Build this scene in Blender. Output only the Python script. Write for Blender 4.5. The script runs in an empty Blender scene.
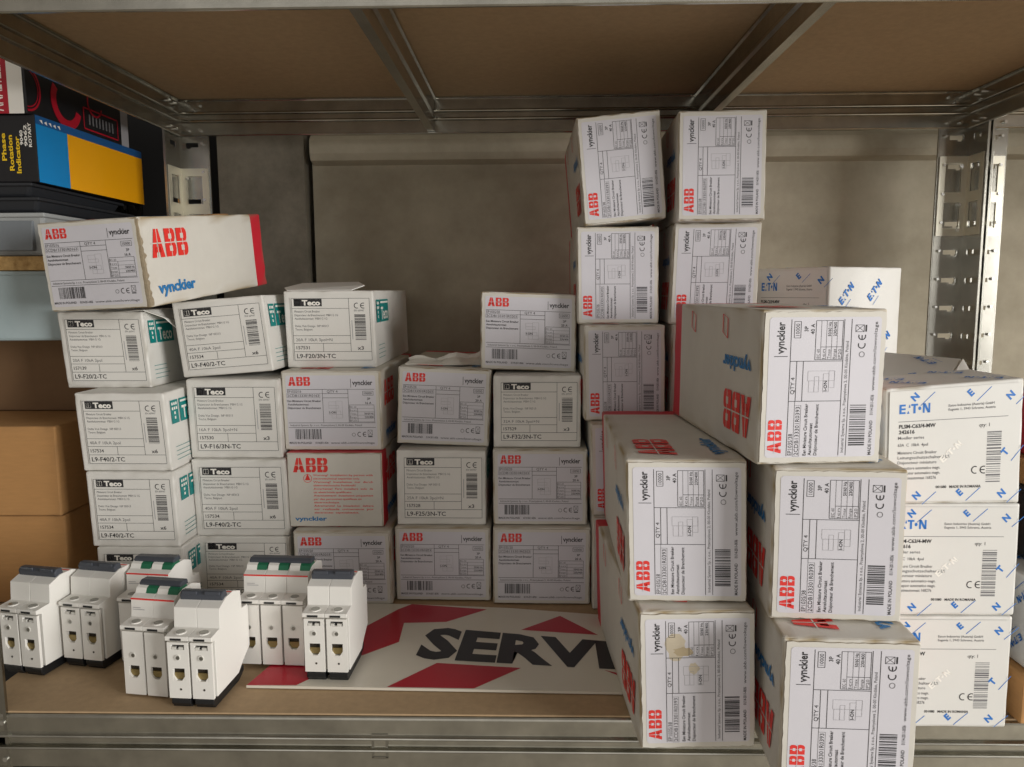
import bpy, bmesh, math, random
from math import radians, sin, cos, pi
from mathutils import Vector, Matrix, noise

random.seed(7)
scn = bpy.context.scene
COL = scn.collection

# ------------------------------------------------------------------ camera, world, light, exposure
cam_d = bpy.data.cameras.new('camera')
cam_d.sensor_fit = 'HORIZONTAL'
cam_d.sensor_width = 36.0
cam_d.lens = 36.0 * 767.9 / 1024.0
cam_d.clip_start = 0.01
cam = bpy.data.objects.new('camera', cam_d)
COL.objects.link(cam)
PITCH, YAW, ROLL = radians(6.945), radians(1.361), radians(-0.300)
fwd = Vector((-sin(YAW) * cos(PITCH), cos(YAW) * cos(PITCH), -sin(PITCH)))
rgt = Vector((cos(YAW), sin(YAW), 0))
upv = rgt.cross(fwd)
r_ = rgt * cos(ROLL) + upv * sin(ROLL)
u_ = -rgt * sin(ROLL) + upv * cos(ROLL)
mw = Matrix((r_, u_, -fwd)).transposed().to_4x4()
mw.translation = Vector((0, 0, 0.298))
cam.matrix_world = mw
scn.camera = cam

world = bpy.data.worlds.new('world')
scn.world = world
world.use_nodes = True
bg = world.node_tree.nodes['Background']
bg.inputs[0].default_value = (1.0, 0.90, 0.78, 1)
bg.inputs[1].default_value = 0.255


def area(name, loc, target, sx, sy, power, colr):
    d = bpy.data.lights.new(name, 'AREA')
    d.shape = 'RECTANGLE'
    d.size, d.size_y = sx, sy
    d.energy = power
    d.color = colr
    o = bpy.data.objects.new(name, d)
    COL.objects.link(o)
    o.location = loc
    o.rotation_euler = (Vector(target) - Vector(loc)).to_track_quat('-Z', 'Y').to_euler()
    return o


# daylight from the open garage door, to the right and behind the viewer
area('door_daylight', (3.10, -1.40, 0.66), (0.0, 0.75, 0.2), 1.6, 1.6, 140, (1.0, 0.98, 0.95))
# fill lamp added behind the viewer, sized so the front beams reflect it
area('rear_fill_light', (-0.2, -2.2, 0.30), (0, 0.8, 0.2), 2.6, 2.3, 10.5, (1.0, 0.98, 0.96))

scn.view_settings.view_transform = 'Standard'
scn.view_settings.look = 'None'
scn.view_settings.exposure = 0.0
scn.view_settings.gamma = 1.0
scn.view_settings.use_curve_mapping = False
try:
    scn.cycles.use_denoising = True
    scn.cycles.max_bounces = 6
except Exception:
    pass


# ------------------------------------------------------------------ materials
def lin(c):
    return tuple((x / 12.92 if x <= 0.04045 else ((x + 0.055) / 1.055) ** 2.4) for x in c)


def hexc(h):
    return lin(tuple(int(h[i:i + 2], 16) / 255 for i in (0, 2, 4)))


def mat(name, c, rough=0.6, metal=0.0, var=0.0, scale=40.0, c2=None, bump=0.0, wear=None, coords='Object', stretch=None, spec=0.5):
    m = bpy.data.materials.new(name)
    m.use_nodes = True
    nt = m.node_tree
    b = nt.nodes['Principled BSDF']
    c = hexc(c) if isinstance(c, str) else c
    b.inputs['Base Color'].default_value = (*c, 1)
    b.inputs['Roughness'].default_value = rough
    b.inputs['Metallic'].default_value = metal
    b.inputs['Specular IOR Level'].default_value = spec
    out = None
    tc = nt.nodes.new('ShaderNodeTexCoord')
    src = tc.outputs[coords]
    if stretch:
        mp = nt.nodes.new('ShaderNodeMapping')
        mp.inputs['Scale'].default_value = stretch
        nt.links.new(src, mp.inputs[0])
        src = mp.outputs[0]
    if var or c2 or bump:
        n = nt.nodes.new('ShaderNodeTexNoise')
        n.inputs['Scale'].default_value = scale
        n.inputs['Detail'].default_value = 6
        n.inputs['Roughness'].default_value = 0.65
        nt.links.new(src, n.inputs['Vector'])
        ramp = nt.nodes.new('ShaderNodeValToRGB')
        ramp.color_ramp.elements[0].position = 0.3
        ramp.color_ramp.elements[1].position = 0.7
        a = c
        d = (hexc(c2) if isinstance(c2, str) else c2) if c2 else tuple(x * (1 - var) for x in c)
        ramp.color_ramp.elements[0].color = (*d, 1)
        ramp.color_ramp.elements[1].color = (*a, 1)
        nt.links.new(n.outputs['Fac'], ramp.inputs[0])
        out = ramp.outputs[0]
        if bump:
            bp = nt.nodes.new('ShaderNodeBump')
            bp.inputs['Strength'].default_value = bump
            bp.inputs['Distance'].default_value = 0.002
            nt.links.new(n.outputs['Fac'], bp.inputs['Height'])
            nt.links.new(bp.outputs[0], b.inputs['Normal'])
    if wear:
        at = nt.nodes.new('ShaderNodeAttribute')
        at.attribute_name = 'wear'
        mx = nt.nodes.new('ShaderNodeMix')
        mx.data_type = 'RGBA'
        if out:
            nt.links.new(out, mx.inputs['A'])
        else:
            mx.inputs['A'].default_value = (*c, 1)
        mx.inputs['B'].default_value = (*hexc(wear), 1)
        nt.links.new(at.outputs['Fac'], mx.inputs['Factor'])
        out = mx.outputs['Result']
    if out:
        nt.links.new(out, b.inputs['Base Color'])
    return m


M = {}
M['carton'] = mat('white_carton_board', 'd5d1c7', 0.7, var=0.08, scale=30, wear='a08d68')
M['teal_carton'] = mat('white_coated_board', 'e1dfd9', 0.5, var=0.04, scale=25, wear='a9a498')
M['blue_carton'] = mat('white_glossy_board', 'dad9d4', 0.45, var=0.04, scale=25, wear='b9b4a6')
M['paper'] = mat('label_paper', 'd2d0d6', 0.6, var=0.03, scale=60)
M['stain'] = mat('tea_coloured_stain', 'cbbfa8', 0.6, var=0.1, scale=200)
M['stain2'] = mat('darker_tea_stain', 'b9a888', 0.6, var=0.1, scale=200)
M['ink'] = mat('black_ink', '2b2a2c', 0.6)
M['grey_ink'] = mat('grey_ink', '6b6a6c', 0.6)
M['pale_ink'] = mat('pale_grey_ink', 'a3a2a5', 0.6)
M['white_ink'] = mat('white_ink', 'efece4', 0.6)
M['red_ink'] = mat('red_ink', 'e0342c', 0.55)
M['red_band'] = mat('red_printed_board', 'cf2436', 0.5, var=0.08, scale=30, wear='9c5a50')
M['blue_ink'] = mat('blue_ink', '2a78b4', 0.55)
M['azure_ink'] = mat('azure_ink', '1d6fc0', 0.5)
M['teal_ink'] = mat('teal_ink', '00827f', 0.5)
M['kraft'] = mat('kraft_cardboard', 'b98a55', 0.8, var=0.12, scale=60, wear='8d6a44', stretch=(1, 1, 6))
M['shade_seam_kraft'] = mat('shade_seam_cardboard', '86684a', 0.85, var=0.1, scale=50, wear='5a4631')  # kraft darkened to paint the shade on the set-back box; also flap seams
M['corrugate'] = mat('raw_corrugated_edge', 'a3947b', 0.85, var=0.3, scale=300)
M['mdf'] = mat('mdf_board', 'b39875', 0.75, var=0.16, scale=160, bump=0.05)
M['osb'] = mat('particle_board_edge', 'dcb87c', 0.8, c2='9a7440', scale=120)
M['steel'] = mat('galvanised_steel', 'c2c0b6', 0.24, metal=1.0, var=0.3, scale=35, bump=0.03)
M['steel_post'] = mat('bright_galvanised_steel', 'b3b1a8', 0.25, metal=1.0, var=0.3, scale=25, bump=0.03)
M['zinc'] = mat('zinc_splice_steel', 'd6d2c2', 0.42, metal=0.85, var=0.08, scale=25)
M['bolt'] = mat('zinc_bolt', 'd6d6d2', 0.25, metal=1.0)
M['concrete'] = mat('concrete_wall', 'b9b19d', 0.9, c2='958d7a', scale=9, bump=0.2)
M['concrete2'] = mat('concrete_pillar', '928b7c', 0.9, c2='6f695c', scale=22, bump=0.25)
M['floor'] = mat('concrete_floor', 'b0a99c', 0.8, var=0.15, scale=5)
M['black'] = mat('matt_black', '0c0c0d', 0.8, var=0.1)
M['abs'] = mat('white_breaker_plastic', 'e6e4de', 0.42, var=0.02, scale=20)
M['abs2'] = mat('light_grey_breaker_plastic', 'd3d1ca', 0.45, var=0.02, scale=20)
M['toggle'] = mat('slate_grey_plastic', '41454d', 0.45)
M['foot'] = mat('black_plastic', '18191b', 0.4)
M['green'] = mat('green_plastic', '1d6648', 0.4)
M['brass'] = mat('brass_terminal', '9c8a5c', 0.4, metal=0.7, var=0.2, scale=300)
M['hole'] = mat('dark_terminal_cavity', '2c2418', 0.8)
M['screw'] = mat('terminal_screw_steel', '9b9a94', 0.35, metal=1.0)
M['sign_white'] = mat('sign_white_enamel', 'd9d3c4', 0.3, var=0.04, scale=20)
M['sign_red'] = mat('sign_red_enamel', 'b3152b', 0.3, var=0.06, scale=20)
M['sign_black'] = mat('sign_black_enamel', '1b1a1c', 0.35)
M['grey_bin'] = mat('translucent_grey_plastic', 'a9acab', 0.4, var=0.05)
M['grey_bin_panel'] = mat('smoky_grey_plastic', '80868b', 0.35, var=0.06)
M['pale_bin'] = mat('pale_blue_grey_plastic', 'aebdc0', 0.5, c2='9fb0b3', scale=18)
M['black_card'] = mat('black_printed_card', '1b1a1d', 0.45, var=0.15)
M['blue_card'] = mat('bright_blue_card', '1389cc', 0.4, var=0.04)
M['yellow_card'] = mat('amber_yellow_card', 'f9ae08', 0.4, var=0.03)
M['deep_blue_card'] = mat('deep_blue_card', '1f5a94', 0.4, var=0.1)
M['yellow_ink'] = mat('yellow_ink', 'f2c81a', 0.5)
M['red_card'] = mat('red_printed_card', 'b3122a', 0.45, var=0.08)
M['case'] = mat('charcoal_plastic', '2b2d31', 0.5, var=0.1)


# ------------------------------------------------------------------ mesh builder
class MB:
    def __init__(s):
        s.v, s.f, s.m, s.mats, s.wear = [], [], [], [], []

    def mi(s, k):
        if k not in s.mats:
            s.mats.append(k)
        return s.mats.index(k)

    def add(s, verts, faces, k, wear=None):
        o = len(s.v)
        s.v += [tuple(p) for p in verts]
        s.wear += list(wear) if wear else [0.0] * len(verts)
        i = s.mi(k)
        s.f += [tuple(j + o for j in f) for f in faces]
        s.m += [i] * len(faces)

    def box(s, a, b, k):
        x0, y0, z0 = a
        x1, y1, z1 = b
        v = [(x0, y0, z0), (x1, y0, z0), (x1, y1, z0), (x0, y1, z0), (x0, y0, z1), (x1, y0, z1), (x1, y1, z1), (x0, y1, z1)]
        s.add(v, [(0, 3, 2, 1), (4, 5, 6, 7), (0, 1, 5, 4), (1, 2, 6, 5), (2, 3, 7, 6), (3, 0, 4, 7)], k)

    def prism(s, poly, axis, a, b, k):
        """poly: 2-D outline, extruded along axis between a and b (x: (y,z)  y: (x,z)  z: (x,y))"""
        n = len(poly)

        def P(p, t):
            return {'x': (t, p[0], p[1]), 'y': (p[0], t, p[1]), 'z': (p[0], p[1], t)}[axis]
        v = [P(p, a) for p in poly] + [P(p, b) for p in poly]
        f = [tuple(range(n)), tuple(range(2 * n - 1, n - 1, -1))] + [(i, i + n, (i + 1) % n + n, (i + 1) % n) for i in range(n)]
        s.add(v, f, k)

    def cyl(s, c, r, axis, a, b, k, n=14):
        poly = [(c[0] + r * cos(2 * pi * i / n), c[1] + r * sin(2 * pi * i / n)) for i in range(n)]
        s.prism(poly, axis, a, b, k)

    def build(s, name, parent=None, loc=None, rot=None, bevel=0.0, smooth=False):
        me = bpy.data.meshes.new(name)
        me.from_pydata(s.v, [], s.f)
        for k in s.mats:
            me.materials.append(M[k])
        me.polygons.foreach_set('material_index', s.m)
        if any(s.wear):
            at = me.attributes.new('wear', 'FLOAT', 'POINT')
            at.data.foreach_set('value', s.wear)
        bm = bmesh.new()
        bm.from_mesh(me)
        bmesh.ops.recalc_face_normals(bm, faces=bm.faces)
        bm.to_mesh(me)
        bm.free()
        if smooth:
            me.polygons.foreach_set('use_smooth', [True] * len(me.polygons))
        me.update()
        o = bpy.data.objects.new(name, me)
        COL.objects.link(o)
        if parent:
            o.parent = parent
        if loc:
            o.location = loc
        if rot:
            o.rotation_euler = rot
        if bevel:
            bv = o.modifiers.new('bevel', 'BEVEL')
            bv.width = bevel
            bv.segments = 2
            bv.limit_method = 'ANGLE'
            bv.angle_limit = radians(40)
        return o


def tag(o, label=None, cat=None, group=None, kind=None):
    if label:
        o['label'] = label
    if cat:
        o['category'] = cat
    if group:
        o['group'] = group
    if kind:
        o['kind'] = kind
    return o


def empty(name, loc, rot=(0, 0, 0)):
    o = bpy.data.objects.new(name, None)
    o.empty_display_size = 0.02
    COL.objects.link(o)
    o.location = loc
    o.rotation_euler = rot
    return o


# ------------------------------------------------------------------ lettering
_tc = {}


def text_mesh(t, bold):
    key = (t, bold)
    if key in _tc:
        return _tc[key]
    cu = bpy.data.curves.new('lettering', 'FONT')
    cu.body = t
    cu.size = 1.0
    cu.resolution_u = 2
    cu.offset = bold
    ob = bpy.data.objects.new('lettering', cu)
    COL.objects.link(ob)
    dg = bpy.context.evaluated_depsgraph_get()
    me = bpy.data.meshes.new_from_object(ob.evaluated_get(dg))
    v = [(p.co.x, p.co.y) for p in me.vertices]
    f = [tuple(p.vertices) for p in me.polygons]
    bpy.data.objects.remove(ob)
    bpy.data.curves.remove(cu)
    bpy.data.meshes.remove(me)
    if v:
        x0 = min(p[0] for p in v)
        w = max(p[0] for p in v) - x0
    else:
        x0, w = 0, 0.3
    CAP = 0.729
    v = [((p[0] - x0) / CAP, p[1] / CAP) for p in v]
    _tc[key] = (v, f, w / CAP)
    return _tc[key]


class Panel:
    """a flat quad (TL,TR,BR,BL) to print on; u to the right, v downward, both in 0..1"""

    def __init__(s, TL, TR, BR, BL):
        s.c = [Vector(p) for p in (TL, TR, BR, BL)]
        s.W = ((s.c[1] - s.c[0]).length + (s.c[2] - s.c[3]).length) / 2
        s.H = ((s.c[3] - s.c[0]).length + (s.c[2] - s.c[1]).length) / 2
        s.n = (s.c[3] - s.c[0]).cross(s.c[1] - s.c[0]).normalized()
        s.off = 0.0

    def at(s, u, v, off=0.0):
        a = s.c[0].lerp(s.c[1], u)
        b = s.c[3].lerp(s.c[2], u)
        return a.lerp(b, v) + s.n * (off + s.off)

    def sub(s, u0, v0, u1, v1, off=0.0):
        return Panel(s.at(u0, v0, off), s.at(u1, v0, off), s.at(u1, v1, off), s.at(u0, v1, off))


E1, E2 = 0.00012, 0.00024


def prect(mb, p, u0, v0, u1, v1, k, off=E1):
    mb.add([p.at(u0, v0, off), p.at(u0, v1, off), p.at(u1, v1, off), p.at(u1, v0, off)], [(0, 1, 2, 3)], k)


def hline(mb, p, u0, u1, v, k='ink', t=0.00035):
    d = t / p.H / 2
    prect(mb, p, u0, v - d, u1, v + d, k)


def vline(mb, p, u, v0, v1, k='ink', t=0.00035):
    d = t / p.W / 2
    prect(mb, p, u - d, v0, u + d, v1, k)


def frame(mb, p, u0, v0, u1, v1, k='ink', t=0.00035):
    hline(mb, p, u0, u1, v0, k, t)
    hline(mb, p, u0, u1, v1, k, t)
    vline(mb, p, u0, v0, v1, k, t)
    vline(mb, p, u1, v0, v1, k, t)


def ptext(mb, p, t, u, v, cap, k='ink', bold=0.0, width=None, off=E1, rot=0.0):
    """baseline starts at (u,v); cap = cap height as a share of H; width = share of W to fit"""
    vs, fs, w = text_mesh(t, bold)
    ch = cap * p.H
    sx = ch if width is None else width * p.W / max(w, 1e-6)
    ca, sa = cos(rot), sin(rot)
    out = []
    for x, y in vs:
        X, Y = x * sx, y * ch
        X, Y = X * ca - Y * sa, X * sa + Y * ca
        out.append(p.at(u + X / p.W, v - Y / p.H, off))
    mb.add(out, fs, k)


def ppoly(mb, p, pts, k, off=E1):
    mb.add([p.at(u, v, off) for u, v in pts], [tuple(range(len(pts)))], k)


def pdisc(mb, p, u, v, r, k, off=E1, n=12, r_in=0.0):
    ru, rv = r / p.W, r / p.H
    o = [(u + ru * cos(2 * pi * i / n), v + rv * sin(2 * pi * i / n)) for i in range(n)]
    if not r_in:
        ppoly(mb, p, o, k, off)
        return
    q = r_in / r
    inn = [(u + ru * q * cos(2 * pi * i / n), v + rv * q * sin(2 * pi * i / n)) for i in range(n)]
    mb.add([p.at(a, b, off) for a, b in o + inn], [(i, (i + 1) % n, (i + 1) % n + n, i + n) for i in range(n)], k)


def red_logo(mb, p, u0, v0, u1, v1, cut='paper', off=E1):
    """three heavy red capitals split by hairlines"""
    q = p.sub(u0, v0, u1, v1, off)
    for (a, b, t) in ((0.0, 0.335, 'A'), (0.375, 0.665, 'B'), (0.70, 1.0, 'B')):
        if t == 'A':
            m = (a + b) / 2
            for pts in ([(a, 1), (a + .085 * 1.3, 0), (m, 0), (m, .27), (a + .115, 1)],
                        [(b, 1), (b - .085 * 1.3, 0), (m, 0), (m, .27), (b - .115, 1)],
                        [(a + .10, .62), (b - .10, .62), (b - .08, .82), (a + .08, .82)]):
                ppoly(mb, q, pts, 'red_ink', 0)
        else:
            w = b - a
            s = a + .36 * w
            out = [(a, 0), (b - .22 * w, 0), (b - .07 * w, .08), (b - .03 * w, .2), (b - .05 * w, .36), (b - .16 * w, .48), (b - .03 * w, .58), (b, .74), (b - .05 * w, .9), (b - .2 * w, 1), (a, 1)]
            ppoly(mb, q, out, 'red_ink', 0)
            for (y0, y1) in ((.19, .37), (.62, .81)):
                prect(mb, q, s, y0, b - .36 * w, y1, cut, E1 * .5)
        vline(mb, q, (a + b) / 2 if t == 'A' else a + .52 * (b - a), 0, 1, cut, 0.03 * q.H)
    hline(mb, q, 0, 1, .5, cut, 0.035 * q.H)


def barcode(mb, p, u0, v0, u1, v1, seed, vertical=True, k='ink'):
    rr = random.Random(seed)
    t = 0.0
    while t < 1:
        w = rr.choice((.012, .012, .025, .035))
        e = min(1, t + w)
        if vertical:
            prect(mb, p, u0 + (u1 - u0) * t, v0, u0 + (u1 - u0) * e, v1, k)
        else:
            prect(mb, p, u0, v0 + (v1 - v0) * t, u1, v0 + (v1 - v0) * e, k)
        t = e + rr.choice((.012, .018, .03))


def ce_mark(mb, p, u, v, cap, k='ink'):
    """two open round letters; u,v = left baseline"""
    r = cap * p.H / 2
    for i, c in enumerate((u + r / p.W, u + 3.15 * r / p.W)):
        n = 10
        th = r * 0.26
        cy = v - cap / 2
        o, inn = [], []
        for j in range(n + 1):
            a = pi / 2 + .25 + (pi - .5) * j / n
            a = radians(65) + radians(230) * j / n
            o.append(p.at(c + r * cos(a) / p.W, cy - r * sin(a) / p.H, E1))
            inn.append(p.at(c + (r - th) * cos(a) / p.W, cy - (r - th) * sin(a) / p.H, E1))
        mb.add(o + inn, [(j, j + 1, j + 1 + n + 1, j + n + 1) for j in range(n)], k)
        if i:
            prect(mb, p, c - r * .8 / p.W, cy - th / 2 / p.H, c + r * .25 / p.W, cy + th / 2 / p.H, k)


def bin_mark(mb, p, u, v, h, k='ink'):
    w = h * p.H / p.W * .6
    frame(mb, p, u, v - h, u + w, v - h * .25, k, 0.0003)
    for (a, b) in (((u, v - h), (u + w, v - .25 * h)), ((u + w, v - h), (u, v - .25 * h))):
        d = 0.0003 / p.W
        ppoly(mb, p, [a, (a[0] + d, a[1]), (b[0] + d, b[1]), b], k)
    prect(mb, p, u, v - h * .14, u + w, v, k)


# ------------------------------------------------------------------ cartons
def grid(n0, extra=(), edge=(0.02,)):
    g = sorted(set([0.0, 1.0] + [e for e in edge] + [1 - e for e in edge] + [i / n0 for i in range(1, n0)] + list(extra)))
    out = [g[0]]
    for x in g[1:]:
        if x - out[-1] > 0.004:
            out.append(x)
    out[-1] = 1.0
    return out


class Carton:
    """a worn cardboard carton; local frame: x right, y back, z up, origin under the middle of its front"""

    def __init__(s, name, x, D, z, yaw, roll, w, h, sh, dep, body='carton', portrait=False, band=None, seed=0, wear=1.0, R=0.0016, pitch=0.0, front_band=False, tp=0.0):
        s.tp = tp
        s.w, s.h, s.sh, s.dep, s.portrait, s.body = w, h, sh, dep, portrait, body
        s.seed = seed
        s.mb = MB()
        s.loc = (x, D, z + (w / 2 * abs(sin(radians(roll))) if not pitch else 0))
        s.rot = (radians(pitch), radians(roll), radians(yaw))
        s.name = name
        edge = (0.008, 0.02, 0.045)
        gx = grid(9, (), edge)
        gz = grid(8, (), edge)
        ex = ((band / dep if front_band else 1 - band / dep),) if band else ()

        def inband(t):
            return t < ex[0] if front_band else t > ex[0]
        gy = grid(10, ex, (0.004, 0.01, 0.03))
        for axis in range(3):
            for side in (0, 1):
                A, B = [(gy, gz), (gx, gz), (gx, gy)][axis]
                vs, we, fs = [], [], []
                for a in A:
                    for b in B:
                        c = [(side, a, b), (a, side, b), (a, b, side)][axis]
                        p, wv = s.wearpt(c, R, wear)
                        vs.append(p)
                        we.append(wv)
                nb = len(B)
                fk = {}
                for i in range(len(A) - 1):
                    for j in range(nb - 1):
                        f = (i * nb + j, i * nb + j + 1, (i + 1) * nb + j + 1, (i + 1) * nb + j)
                        k = body
                        if band:
                            if axis == 1 and side == (0 if front_band else 1) and not front_band:
                                k = 'red_band'
                            elif axis == 0 and inband((A[i] + A[i + 1]) / 2):
                                k = 'red_band'
                            elif axis == 2 and inband((B[j] + B[j + 1]) / 2):
                                k = 'red_band'
                        fk.setdefault(k, []).append(f)
                o = len(s.mb.v)
                first = True
                for k, ff in fk.items():
                    if first:
                        s.mb.add(vs, ff, k, we)
                        first = False
                    else:
                        i = s.mb.mi(k)
                        s.mb.f += [tuple(q + o for q in f) for f in ff]
                        s.mb.m += [i] * len(ff)

    def pt(s, a, b, c, off=0):
        return Vector(((a - .5) * s.w + s.sh * c, b * s.dep, c * s.h * (1 + s.tp * (a - .5))))

    def wearpt(s, c, R, wear):
        dims = (s.w, s.dep, s.h)
        p = [c[i] * dims[i] for i in range(3)]
        q = [min(max(p[i], R), dims[i] - R) for i in range(3)]
        d = Vector(p) - Vector(q)
        if d.length > 1e-9:
            d = d.normalized()
            P = Vector(q) + d * R
        else:
            P = Vector(p)
        dist = sorted(min(p[i], dims[i] - p[i]) for i in range(3))
        e = math.exp(-dist[1] / 0.0028)
        nz = noise.noise(P * 170 + Vector((s.seed * 3.1, s.seed, 0)))
        nl = noise.noise(P * 22 + Vector((s.seed, s.seed * 1.7, 5)))
        P -= d * (max(0, nz + .15) * e * 0.0008 * wear)
        if c[1] > 0.02:                     # the long sides belly a little
            m = Vector((p[0] - dims[0] / 2, 0, p[2] - dims[2] / 2))
            if abs(m.x) > dims[0] / 2 - 1e-4 and dist[1] > 0.004:
                P.x += (0.0003 if m.x > 0 else -0.0003) * nl
        wv = min(1.0, max(0.0, e * (0.45 + 1.6 * nz) * 0.85 * wear))
        P = Vector((P.x - dims[0] / 2 + s.sh * P.z / s.h, P.y, P.z * (1 + s.tp * (P.x / dims[0] - .5))))
        return P, wv

    def panel(s, which, portrait=None):
        """printing panels in the carton's own upright sense"""
        po = s.portrait if portrait is None else portrait
        F = {'front': [(0, 0, 1), (1, 0, 1), (1, 0, 0), (0, 0, 0)],
             'right': [(1, 0, 1), (1, 1, 1), (1, 1, 0), (1, 0, 0)],
             'left': [(0, 0, 0), (0, 1, 0), (0, 1, 1), (0, 0, 1)],      # text runs front to back, upside down
             'top': [(0, 0, 1), (0, 1, 1), (1, 1, 1), (1, 0, 1)]}[which]
        c = [s.pt(*q) for q in F]
        if which == 'front' and po:
            c = [c[3], c[0], c[1], c[2]]
        return Panel(*c)

    def build(s, label, cat, group):
        o = s.mb.build(s.name, None, s.loc, s.rot)
        tag(o, label, cat, group)
        s.obj = o
        return o


def slab_part(name, parent, pnl, k, th, kprint=None, jag=0.0, seed=0):
    """a thin board lying on a panel (end flap); returns (builder, printing panel)"""
    mb = MB()
    rr = random.Random(seed)
    n = 22
    pts = []
    for i in range(n):
        pts.append((i / n, -rr.random() * jag))
    for i in range(n):
        pts.append((1 + rr.random() * jag, i / n))
    for i in range(n):
        pts.append((1 - i / n, 1 + rr.random() * jag))
    for i in range(n):
        pts.append((-rr.random() * jag, 1 - i / n))
    N = len(pts)
    v = [pnl.at(a, b, 0.0) for a, b in pts] + [pnl.at(a, b, th) for a, b in pts]
    mb.add(v, [tuple(range(N, 2 * N))], k)
    mb.add(v, [(i, (i + 1) % N, (i + 1) % N + N, i + N) for i in range(N)], kprint or k)
    return mb, pnl.sub(0, 0, 1, 1, th)


def abb_label(mb, p, code, cat2, amps, seed):
    """p: sticker panel in the reading direction"""
    ppoly(mb, p, [(0, .02), (.015, 0), (.985, 0), (1, .02), (1, .98), (.985, 1), (.015, 1), (0, .98)], 'paper', 0)
    red_logo(mb, p, .03, .02, .275, .145)
    vline(mb, p, .725, .05, .17, 'ink', .0004)
    ptext(mb, p, 'vynckier', .742, .135, .070, 'ink', .022, width=.225)
    hline(mb, p, .01, .985, .195)
    ptext(mb, p, code, .015, .243, .038, 'ink', .0, width=.155)
    ptext(mb, p, cat2, .015, .3, .038, 'ink', .0, width=.35)
    frame(mb, p, .008, .252, .375, .31, 'grey_ink', .0002)
    hline(mb, p, .008, .405, .252, 'ink', .0002)
    ptext(mb, p, 'QTY 4', .455, .242, .036, 'ink', .0, width=.12)
    hline(mb, p, .405, .69, .255)
    hline(mb, p, .405, .69, .314)
    vline(mb, p, .405, .195, .667)
    vline(mb, p, .69, .195, .667)
    hline(mb, p, .01, .985, .667)
    hline(mb, p, .01, .985, .733)
    for t, v, w in (('Een Miniature Circuit Breaker', .372, .375), ('Aansluitautomaat', .42, .235), ('Disjoncteur de Branchement', .47, .37)):
        ptext(mb, p, t, .012, v, .03, 'ink', .014, width=w)
    # rating block
    frame(mb, p, .855, .222, .97, .28, 'ink', .0003)
    ptext(mb, p, '10000', .87, .268, .034, 'ink', 0, width=.085)
    ptext(mb, p, '3P', .9, .345, .034, 'ink', .015)
    ptext(mb, p, amps, .88, .402, .034, 'ink', .015)
    frame(mb, p, .70, .415, .975, .655, 'ink', .0003)
    for i in range(1, 5):
        hline(mb, p, .70, .975, .415 + .048 * i, 'ink', .00018)
    vline(mb, p, .79, .463, .655, 'ink', .0003)
    for i, t in enumerate(('IEC 60', 'Icn', 'Tmax', 'Range', 'IP20')):
        ptext(mb, p, t, .705, .455 + .048 * i, .026, 'grey_ink', 0, width=.07)
    for i in (2, 3):
        ptext(mb, p, ('50/60 Hz', '230/400')[i - 2], .865, .455 + .048 * i, .028, 'ink', .01, width=.1)
    # outline drawing of the device
    for (a, b, c, d) in ((.47, .37, .55, .42), (.47, .42, .58, .46), (.47, .50, .6, .55), (.5, .55, .62, .6), (.55, .36, .62, .6)):
        frame(mb, p, a, b, c, d, 'pale_ink', .0002)
    ptext(mb, p, 'I-ON', .475, .535, .03, 'ink', .02, width=.075)
    ptext(mb, p, 'Industrial Systems Sp. z o.o., Przemyslowa 2, 00-00 Klodzko, Poland', .03, .712, .026, 'grey_ink', .01, width=.80)
    barcode(mb, p, .08, .755, .376, .9, seed)
    pdisc(mb, p, .735, .835, .0018, 'grey_ink', E1, 12, .0014)
    ce_mark(mb, p, .775, .865, .07)
    bin_mark(mb, p, .895, .87, .1)
    ptext(mb, p, 'MADE IN POLAND', .01, .965, .03, 'ink', .012, width=.25)
    ptext(mb, p, '01/14-2011-0036', .30, .965, .03, 'ink', .012, width=.145)
    ptext(mb, p, 'www.abb.com/lowvoltage', .475, .965, .03, 'ink', .0, width=.49)


def abb_sides(c):
    """red capitals and the blue word on every long side, in the body mesh"""
    for sd in ('right', 'top', 'left'):
        p = c.panel(sd)
        p.off = 0.0006
        wide = c.portrait and sd == 'left'
        red_logo(c.mb, p, .06, .14, .32, .42 if wide else .46, c.body)
        ptext(c.mb, p, 'vynckier', .07, .66 if wide else .86, .10 if wide else .13, 'blue_ink', .035, width=.27)
        if wide:
            for u in (.30, .68):
                for a, b in (((u, .78), (u + .05, .82)), ((u + .05, .82), (u + .05, .95)), ((u + .05, .95), (u, .92)), ((u, .92), (u, .78))):
                    d = .004
                    ppoly(c.mb, p, [(a[0] - d, a[1]), (a[0] + d, a[1]), (b[0] + d, b[1]), (b[0] - d, b[1])], 'red_ink')


T20 = ('EP103S/20', '2CDB133301R0203', '20 A')
T16 = ('EP103S/16', '2CDB133301R0163', '16 A')
T40 = ('EP103S/38', '2CDB133301R0393', '40 A')
GA = 'red-lettered breaker cartons'
GT = 'teal-marked breaker cartons'
GE = 'blue-patterned breaker cartons'


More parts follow.
